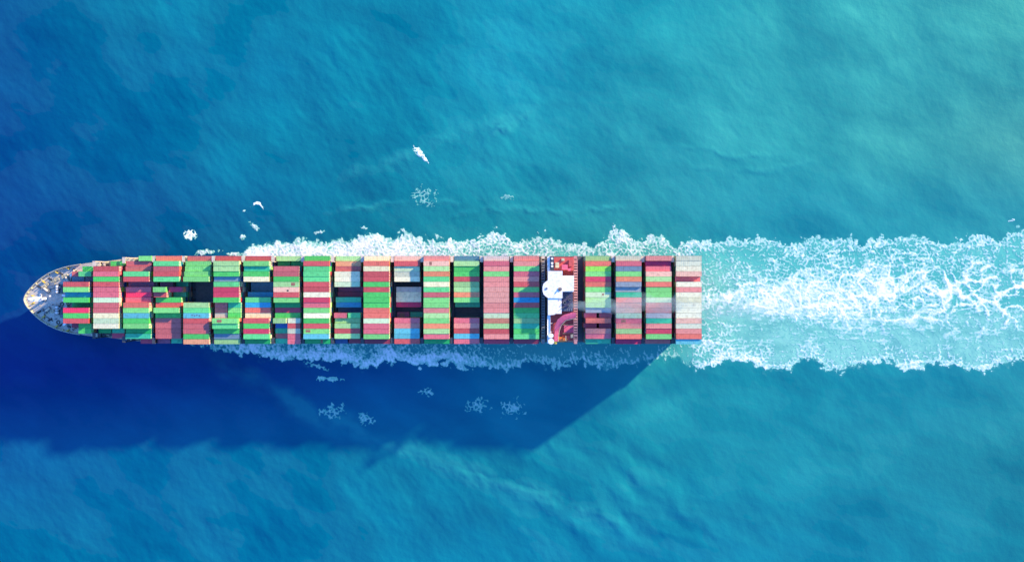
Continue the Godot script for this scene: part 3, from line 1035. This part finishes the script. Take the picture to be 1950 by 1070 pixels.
	for k in 6: bx(st, Vector3(-2.4 + k, 17.5, 3.4), Vector3(0.5, 0.2, 1.2))
	bx(st, Vector3(3.3, 16.0, 0), Vector3(0.12, 1.0, 8.6))
	put("louvre", done(st), m_gear, fu)
	# raised pink-red band, added to stand for a sunlit strip of red deck
	st = st_new()
	prism(st, PackedVector2Array([Vector2(20.2, 28.8), Vector2(21.9, 28.8), Vector2(22.3, 24.0), Vector2(23.4, 20.8), Vector2(25.6, 18.6), Vector2(30.6, 17.5), Vector2(30.6, 15.2), Vector2(28.8, 15.0), Vector2(24.6, 16.2), Vector2(21.8, 18.4), Vector2(20.4, 21.6)]), 27.6, 29.4)
	var gw := put("lit_deck_band", done(st), m_rose, ship)
	st = st_new()
	var path := [Vector2(22.05, 28.8), Vector2(22.45, 24.1), Vector2(23.5, 21.0), Vector2(25.7, 18.8), Vector2(30.6, 17.65)]
	for i in range(path.size() - 1):
		bar(st, Vector3(path[i].x, 30.4, path[i].y), Vector3(path[i + 1].x, 30.4, path[i + 1].y), 0.1, 6)
		for k in 4:
			var q: Vector2 = path[i].lerp(path[i + 1], k / 4.0)
			bar(st, Vector3(q.x, 29.4, q.y), Vector3(q.x, 30.4, q.y), 0.06, 4)
	put("railing", done(st), m_cream, gw)
	# deck lockers, vents and stairs on the red platforms
	for p in [[21.6, -7.6, 1.6, 6.3, 2.4, 2], [25.2, -6.6, 2.6, 6.4, 2.2, 1], [28.2, -8.6, 1.8, 6.1, 3.0, 0], [24.4, -10.2, 1.2, 5.8, 1.0, 2], [27.4, -5.4, 1.2, 6.0, 1.0, 1], [27.6, 23.2, 4.6, 0.9, 3.4, 1], [26.2, 27.6, 3.4, 1.1, 2.2, 0], [29.0, 26.6, 1.0, 1.8, 1.6, 2]]:
		st = st_new()
		bx(st, Vector3(0, p[3] * 0.5, 0), Vector3(p[2], p[3], p[4]))
		bx(st, Vector3(0, p[3] + 0.05, 0), Vector3(p[2] + 0.2, 0.1, p[4] + 0.2))
		put("deck_locker", done(st), [m_red, m_rose, m_cream][p[5]], ship, Vector3(p[0], 22.605, p[1]))
	for p in [[20.6, -11.2, 30.0, -11.2], [30.0, -11.2, 30.0, -4.0], [22.6, 29.2, 30.0, 29.2], [24.6, 21.2, 29.8, 21.2], [24.6, 25.4, 29.8, 25.4], [21.0, -5.6, 29.6, -5.0]]:
		st = st_new()
		var a := Vector3(p[0], 22.6, p[1])
		var b := Vector3(p[2], 22.6, p[3])
		for y in [0.55, 1.1]: bar(st, a + Vector3(0, y, 0), b + Vector3(0, y, 0), 0.08, 5)
		for k in 8: bar(st, a.lerp(b, k / 7.0), a.lerp(b, k / 7.0) + Vector3(0, 1.1, 0), 0.07, 5)
		put("railing", done(st), m_cream, ship)
	# lifeboats under their davits
	for s in [-1.0, 1.0]:
		var lb := base("lifeboat", Vector3(23.6, 23.6, MID + s * 19.2))
		tag(lb, "orange enclosed lifeboat beside the bridge on the %s side" % ("shaded" if s > 0 else "sunlit"), "lifeboat", "lifeboats by the bridge")
		st = st_new()
		var rings := []
		for i in 9:
			var t := i / 8.0
			var w := sqrt(maxf(0.0, 1.0 - pow(absf(t * 2.0 - 1.0), 2.6))) * 1.25 + 0.02
			var ring := []
			for k in 8:
				var an := TAU * k / 8.0
				ring.append(Vector3(lerpf(-3.4, 3.4, t), 1.1 + sin(an) * w * 0.85, cos(an) * w))
			ring.append(ring[0])
			rings.append(ring)
		loft(st, rings)
		put("body", done(st), steel("orange", Color(0.72, 0.22, 0.04), 0.45), lb)
		st = st_new()
		bx(st, Vector3(1.5, 2.2, 0), Vector3(1.4, 0.7, 1.2), 0.0, 0.2)
		put("cockpit", done(st), steel("orange", Color.WHITE), lb)
		st = st_new()
		for x in [-2.3, 2.3]:
			bx(st, Vector3(x, 1.6, -s * 1.7), Vector3(0.3, 3.6, 0.3))
			bx(st, Vector3(x, 3.3, -s * 0.7), Vector3(0.3, 0.3, 2.2))
		put("davit", done(st), m_cream, lb)
	st = st_new()
	bx(st, Vector3(0, 0.7, 0), Vector3(1.8, 1.4, 1.8))
	bx(st, Vector3(0, 1.5, 0), Vector3(0.7, 0.3, 0.7))
	put("winch_box", done(st), m_yellow, ship, Vector3(20.6, 27.6, 29.2))

# ------------------------------------------------------------------ containers
# name: [colour in words, red, green, blue as it reads in the sun]
const PAINTS := {
	"red": ["red", 212, 90, 105], "sal": ["salmon red", 235, 120, 118], "cri": ["crimson", 214, 66, 110], "dus": ["dusty red", 206, 105, 125],
	"pin": ["pink", 234, 148, 162], "blp": ["blush pink", 242, 170, 182], "ros": ["rose", 226, 112, 145], "lpk": ["pale pink", 246, 196, 200], "hot": ["hot pink", 255, 60, 120], "mag": ["magenta", 215, 40, 110],
	"pea": ["peach", 250, 175, 150], "ora": ["orange", 243, 148, 124], "brn": ["brown", 200, 130, 122],
	"grn": ["green", 84, 208, 114], "lgn": ["light green", 132, 224, 146], "pgn": ["pale green", 178, 232, 178], "min": ["mint", 104, 222, 158], "tea": ["teal", 62, 200, 178],
	"dgn": ["deep green", 30, 175, 112], "lim": ["lime", 150, 230, 95], "ggn": ["grey green", 155, 205, 155],
	"whi": ["white", 255, 254, 250], "cre": ["cream", 255, 248, 232], "pmi": ["whitish mint", 212, 240, 228], "gry": ["pale grey", 214, 222, 226], "lil": ["lilac", 206, 200, 226],
	"blu": ["blue", 45, 158, 235], "lbl": ["light blue", 100, 196, 246], "sky": ["bright blue", 55, 172, 255], "roy": ["royal blue", 28, 100, 215], "nav": ["navy", 40, 84, 170],
	"ste": ["steel blue", 92, 142, 195], "gbl": ["grey blue", 120, 150, 200], "lib": ["lilac blue", 152, 168, 216],
	"pur": ["purple", 165, 85, 140], "mar": ["maroon", 160, 55, 95],
}
# one line per bay from the bow, one field per row from the sunlit side: paint, tiers below (-) or above the common roof level; halves (bow half / stern half) are short ones
const BAYS := [
	". . ./grn-2 dus-3/min-0.7 ste-3/gbl-3 red lgn blu-0.6 grn dgn-3 hot grn red mar-3/grn-0.7 ./grn-0.7 . .",
	". ./grn-1.5 red ros grn red ros ros pmi dus dus cre pmi whi dgn-2/tea-2 ./cri-2 .",
	"./lgn-0.8 dus-1.2 dus-0.9 min red pur-2 ros-1 hot-1 ros-0.9 sal lgn lbl grn lgn dgn-1 tea-0.8 ./cri-1.6",
	"sal-1 min dus red min pur-3/tea-4 lgn/mag-1 red-0.4/tea-3 grn-1 red-1 lgn grn-0.8 dus-0.9 dus-0.9 dus-0.9 dus-0.9 pur-2/tea-2",
	"dus-2 lgn-1 lgn-0.8 lgn-0.4 lgn . . . . pgn min lbl red dus dus grn pea",
	"red-1 pgn pgn grn-0.1 gbl-0.4 min-0.1 cri cri grn ros-1/tea-0.8 dus-1/lgn-0.8 lil-1/grn-0.8 lgn+0.6 min+0.5 grn-0.2 gbl-0.3 ggn-0.4",
	"red-1 lgn tea-0.3 grn cre ste-4.2 ste-4.2 blu-2.5 min-1 sky-1 sal-1 cre-1 red grn cri min dgn-0.8",
	"pgn-1.8 dgn-3/dgn-3 dus dus grn pgn lpk red lgn dgn-0.8 cri-1 grn-1 ggn/gry-0.6 roy-1.5/red-0.6 tea-1.5/gry-0.6 dus-1.5/ros-0.6 tea-1.5/ros-0.6",
	"grn-0.8 red min min min red red whi cri ros lgn whi grn red lgn lbl dgn-1",
	"pgn-2 pea-1.7 dus-1.7 whi-0.9 whi-0.9 pmi-0.9 pur-4.2 mar-3.6 tea-2 blu-2 nav-4 ros-0.9/min-0.9 ggn-1.2 pgn-0.9 red-0.9 pgn-0.9 nav-1.8/mar-1.8",
	"cre-0.8 sal cre red red grn red grn grn grn sal sal pmi ros ros lgn mar-1",
	"lpk-1 red-0.7 pmi-0.9 gry-0.9 whi-0.9 . lil-3.3 whi-3.3 whi-3.3 mag-3.3 . pur-5/tea-5 ros-0.9 pin-0.9 lbl-0.9 lbl-0.9 red-0.9",
	"pin-0.3 lpk pgn ora min cre min dus lgn lgn pin pgn lgn ora pgn ros dgn-1",
	"ste-1.4 pgn-0.8 grn-0.9 grn-0.9 red-0.9 ggn-0.9 pgn-0.9 ora-0.9 lgn-0.9 tea-3.4 . . ros-0.9 pin-0.9 red-0.9 lbl-0.9 ros-0.9",
	"lil-0.7 ros pin lgn pin pin blp blp blp pin pin pmi brn pgn red pin cri-0.8",
	"pin-0.4 pin lgn ros pin red lgn ros blu red grn min ggn tea grn min mar-0.9",
	"ggn-1.2 sal-0.7 lim-0.7 lgn-0.7 cri-0.7 sal-0.7 lgn-0.7 pmi-0.7 pgn-0.7 pgn-0.7 lib-0.9 ros-1.5/ros-1.5 sal-0.7 mar-1.5/mar-1.5 pin-0.7 ros-0.7 tea-1.1",
	"gry-0.4 ros gbl lgn ora lib lib-0.3 tea pin blp lpk pmi ros pin ggn sal mag-0.5",
	"pin mag-0.7 ros-0.4 lpk pgn sal lgn lgn pmi pin pin lil tea pin cri lgn dus-1.2",
	"gry gry whi lpk ros-1 whi pin whi cre whi whi whi lpk gry pin sal lbl-0.2",
]
const ORD := ["", "first", "second", "third", "fourth", "fifth", "sixth", "seventh", "eighth", "ninth", "tenth", "eleventh", "twelfth", "thirteenth", "fourteenth", "fifteenth", "sixteenth", "seventeenth"]

func container_mesh(l: float) -> ArrayMesh:
	var w := 2.44
	var h := TIER
	var st := SurfaceTool.new()
	st.begin(Mesh.PRIMITIVE_TRIANGLES)
	st.set_smooth_group(-1)
	var plain := Color.WHITE
	var metal := Color(0.62, 0.60, 0.58)
	st.set_color(plain)
	var hx := l * 0.5
	var hz := w * 0.5
	# corner posts and rails
	for sx in [-1.0, 1.0]:
		for sz in [-1.0, 1.0]:
			bx(st, Vector3(sx * (hx - 0.09), h * 0.5, sz * (hz - 0.08)), Vector3(0.17, h - 0.36, 0.155))
	for sz in [-1.0, 1.0]:
		bx(st, Vector3(0, h - 0.06, sz * (hz - 0.05)), Vector3(l - 0.36, 0.12, 0.09))
		bx(st, Vector3(0, 0.09, sz * (hz - 0.05)), Vector3(l - 0.36, 0.17, 0.09))
	for sx in [-1.0, 1.0]:
		bx(st, Vector3(sx * (hx - 0.06), h - 0.07, 0), Vector3(0.11, 0.13, w - 0.36))
		bx(st, Vector3(sx * (hx - 0.06), 0.09, 0), Vector3(0.11, 0.17, w - 0.36))
	# corner castings
	st.set_color(metal)
	for sx in [-1.0, 1.0]:
		for sz in [-1.0, 1.0]:
			for y in [0.09, h - 0.09]:
				bx(st, Vector3(sx * (hx - 0.089), y, sz * (hz - 0.089)), Vector3(0.178, 0.178, 0.178))
	st.set_color(plain)
	# corrugated roof, pressed across the length
	var n := 2 * int(round(l / 1.0))
	var x0 := -hx + 0.11
	var x1 := hx - 0.11
	var zz := hz - 0.09
	for i in n:
		var a := lerpf(x0, x1, float(i) / n)
		var b := lerpf(x0, x1, float(i + 1) / n)
		var ya := h - 0.03 + (0.006 if i % 2 else -0.006)
		var m := lerpf(a, b, 0.72)
		var yb := h - 0.03 + (-0.006 if i % 2 else 0.006)
		quad(st, Vector3(a, ya, zz), Vector3(m, ya, zz), Vector3(m, ya, -zz), Vector3(a, ya, -zz))
		quad(st, Vector3(m, ya, zz), Vector3(b, yb, zz), Vector3(b, yb, -zz), Vector3(m, ya, -zz))
	# corrugated sides
	var k := 2 * int(round(l / 0.9))
	for i in k:
		var a := lerpf(x0, x1, float(i) / k)
		var b := lerpf(x0, x1, float(i + 1) / k)
		for s in [-1.0, 1.0]:
			var za: float = s * (hz - 0.03 - (0.04 if i % 2 else 0.0))
			var zb: float = s * (hz - 0.03 - (0.0 if i % 2 else 0.04))
			var m := lerpf(a, b, 0.6)
			if s < 0.0:
				quad(st, Vector3(m, 0.17, za), Vector3(a, 0.17, za), Vector3(a, h - 0.12, za), Vector3(m, h - 0.12, za))
				quad(st, Vector3(b, 0.17, zb), Vector3(m, 0.17, za), Vector3(m, h - 0.12, za), Vector3(b, h - 0.12, zb))
			else:
				quad(st, Vector3(a, 0.17, za), Vector3(m, 0.17, za), Vector3(m, h - 0.12, za), Vector3(a, h - 0.12, za))
				quad(st, Vector3(m, 0.17, za), Vector3(b, 0.17, zb), Vector3(b, h - 0.12, zb), Vector3(m, h - 0.12, za))
	# ends: a ribbed blind end and two door leaves with lock bars
	for i in 6:
		var z := lerpf(-hz + 0.28, hz - 0.28, i / 5.0)
		bx(st, Vector3(-hx + 0.05, h * 0.5, z), Vector3(0.05, h - 0.3, 0.22))
	bx(st, Vector3(-hx + 0.09, h * 0.5, 0), Vector3(0.03, h - 0.28, w - 0.3))
	for s in [-1.0, 1.0]:
		bx(st, Vector3(hx - 0.06, h * 0.5, s * 0.53), Vector3(0.05, h - 0.32, 1.04))
	# floor
	st.set_color(plain)
	quad(st, Vector3(-hx + 0.1, 0.12, -zz), Vector3(hx - 0.1, 0.12, -zz), Vector3(hx - 0.1, 0.12, zz), Vector3(-hx + 0.1, 0.12, zz))
	st.generate_normals()
	var mesh := st.commit()
	# lock rods, keepers and the plate on the door end, wide and pale to imitate sun glare
	st = SurfaceTool.new()
	st.begin(Mesh.PRIMITIVE_TRIANGLES)
	st.set_smooth_group(-1)
	st.set_color(Color.WHITE)
	for z in [-0.92, -0.34, 0.34, 0.92]:
		bx(st, Vector3(hx - 0.02, h * 0.5, z), Vector3(0.03, h - 0.34, 0.13))
	for y in [0.5, 1.25, 2.1]:
		for z in [-0.63, 0.63]: bx(st, Vector3(hx - 0.024, y, z), Vector3(0.02, 0.16, 0.44))
	st.generate_normals()
	st.commit(mesh)
	return mesh

func container_paint(key: String, variant: int) -> StandardMaterial3D:
	var name := key + str(variant)
	if mats.has(name): return mats[name]
	var p: Array = PAINTS[key]
	var c := paint(minf(p[1] + 2, 255), minf(p[2] + 4, 255), minf(p[3] + 6, 255))
	var k: float = [1.0, 0.90, 1.08][variant]
	c = Color(minf(c.r * k, 0.9), minf(c.g * k, 0.88), minf(c.b * k, 0.84))
	var m := steel(name, c, 0.5)
	m.vertex_color_use_as_albedo = true
	return m

func patch_mesh(lx: float, lz: float) -> ArrayMesh:
	var st := st_new()
	st.set_color(Color.WHITE)
	bx(st, Vector3.ZERO, Vector3(lx, 0.016, lz), 0.0, 0.04)
	return done(st)

func build_containers() -> void:
	var long_mesh := container_mesh(LONG)
	var short_mesh := container_mesh(SHORT)
	var under := []
	var keys := PAINTS.keys()
	for b in BAYS.size():
		var x := bay_x(b + 1)
		var cells: PackedStringArray = BAYS[b].split(" ")
		var nth := 0
		var where := "in the %s bay from the bow" % ORD[b + 1] if b < 16 else "in the %s bay behind the bridge" % ORD[b - 15]
		for r in 17:
			if cells[r] == ".": continue
			nth += 1
			var z := MID + (r - 8) * ROW
			var halves: PackedStringArray = cells[r].split("/")
			for e in halves.size():
				var t := halves[e]
				if t == ".": continue
				var key := t.substr(0, 3)
				var lift: float = float(t.substr(3)) if t.length() > 3 else 0.0
				lift += rng.randf_range(-0.03, 0.03)
				var top := TOP + lift * TIER
				var bottom := maxf(top - TIER, HATCH)
				var is_short := halves.size() == 2
				var cx := x
				if is_short: cx += (-1.0 if e == 0 else 1.0) * ((LONG - SHORT) * 0.5 + (0.55 if b == 16 else 0.22))
				var o := put("short_container" if is_short else "long_container", short_mesh if is_short else long_mesh, container_paint(key, rng.randi() % 3), null, Vector3(cx + rng.randf_range(-0.05, 0.05), bottom, z + rng.randf_range(-0.012, 0.012)), PI if rng.randf() < 0.2 else 0.0)
				var words: String = PAINTS[key][0]
				if is_short:
					tag(o, "%s short container, %s half, %s from sunlit side, %s" % [words, "bow" if e == 0 else "stern", ORD[nth], where.trim_prefix("in the ").replace("the bow", "bow")], "short container", "short containers stacked on the ship")
				else:
					tag(o, "%s long container, %s from the sunlit side %s" % [words, ORD[nth], where], "container", "long containers stacked on the ship")
				# repaired roof panels and stains
				if b == 7 and r == 6:
					put("roof_stain", patch_mesh(0.9, 0.8), steel("soot", Color(0.03, 0.03, 0.03)), o, Vector3(0.7, TIER - 0.02, 0.5))
				elif b == 4 and r == 11:
					for k in 4: put("roof_stain", patch_mesh(0.75, 0.7), steel("stain", Color(0.10, 0.16, 0.22)), o, Vector3(-1.9 + 1.15 * k, TIER - 0.02, 0.1 if k % 2 else -0.25))
				elif rng.randf() < 0.3:
					put("roof_patch", patch_mesh(rng.randf_range(0.9, 2.6), rng.randf_range(0.7, 2.0)), container_paint(key, rng.randi() % 3) if rng.randf() < 0.88 else steel("rust", Color(0.30, 0.13, 0.08)), o, Vector3(rng.randf_range(-1.0, 1.0) * (1.5 if is_short else 4.5), TIER - 0.02, rng.randf_range(-0.15, 0.15)))
				# what stands beneath
				var room := bottom - HATCH
				var n := int(round(room / 2.7))
				for k in n:
					var step := room / n
					var ux := cx + rng.randf_range(-0.05, 0.05)
					under.append([Transform3D(Basis.from_scale(Vector3((SHORT if is_short else LONG) / LONG, (step - 0.02) / TIER, 1.0)), Vector3(ux, HATCH + step * k, z)), keys[rng.randi() % keys.size()]])
	var mm := MultiMesh.new()
	mm.transform_format = MultiMesh.TRANSFORM_3D
	mm.use_colors = true
	mm.mesh = long_mesh
	mm.instance_count = under.size()
	for i in under.size():
		mm.set_instance_transform(i, under[i][0])
		var p: Array = PAINTS[under[i][1]]
		mm.set_instance_color(i, paint(p[1], p[2], p[3]))
	var mi := MultiMeshInstance3D.new()
	mi.name = "lower_containers"
	mi.multimesh = mm
	var m := StandardMaterial3D.new()
	m.vertex_color_use_as_albedo = true
	m.roughness = 0.55
	mi.material_override = m
	add_child(mi)
	tag(mi, "lower tiers of mixed containers hidden under the top ones", "container", "", "stuff")

# ------------------------------------------------------------------ smoke
func build_smoke() -> void:
	# thin exhaust drifting aft from the funnel in ragged puffs that spread and sink
	var smoke := base("exhaust_smoke", Vector3(26.0, 31.0, 10.5))
	tag(smoke, "thin bluish exhaust smoke drifting aft from the funnel over the stern containers", "smoke", "", "stuff")
	var grades := []
	for d in [0.055, 0.036, 0.022, 0.012]:
		var m := FogMaterial.new()
		m.density = d
		m.albedo = Color(0.8, 0.95, 1.0)
		grades.append(m)
	var r := RandomNumberGenerator.new()
	r.seed = 77
	for i in 34:
		var t := i / 33.0
		var f := FogVolume.new()
		f.name = "puff"
		f.shape = RenderingServer.FOG_VOLUME_SHAPE_ELLIPSOID
		var w := lerpf(3.5, 11.0, t) * r.randf_range(0.75, 1.3)
		f.size = Vector3(w * r.randf_range(1.5, 2.4), w * 0.7, w)
		f.position = Vector3(3.0 + 118.0 * pow(t, 1.15), lerpf(2.5, -12.0, t * t), 2.6 * t + r.randf_range(-1.0, 1.0) * lerpf(1.8, 5.5, t))
		f.rotation.y = r.randf_range(-0.25, 0.25)
		f.material = grades[mini(int(t * 4.0), 3)]
		smoke.add_child(f, true)
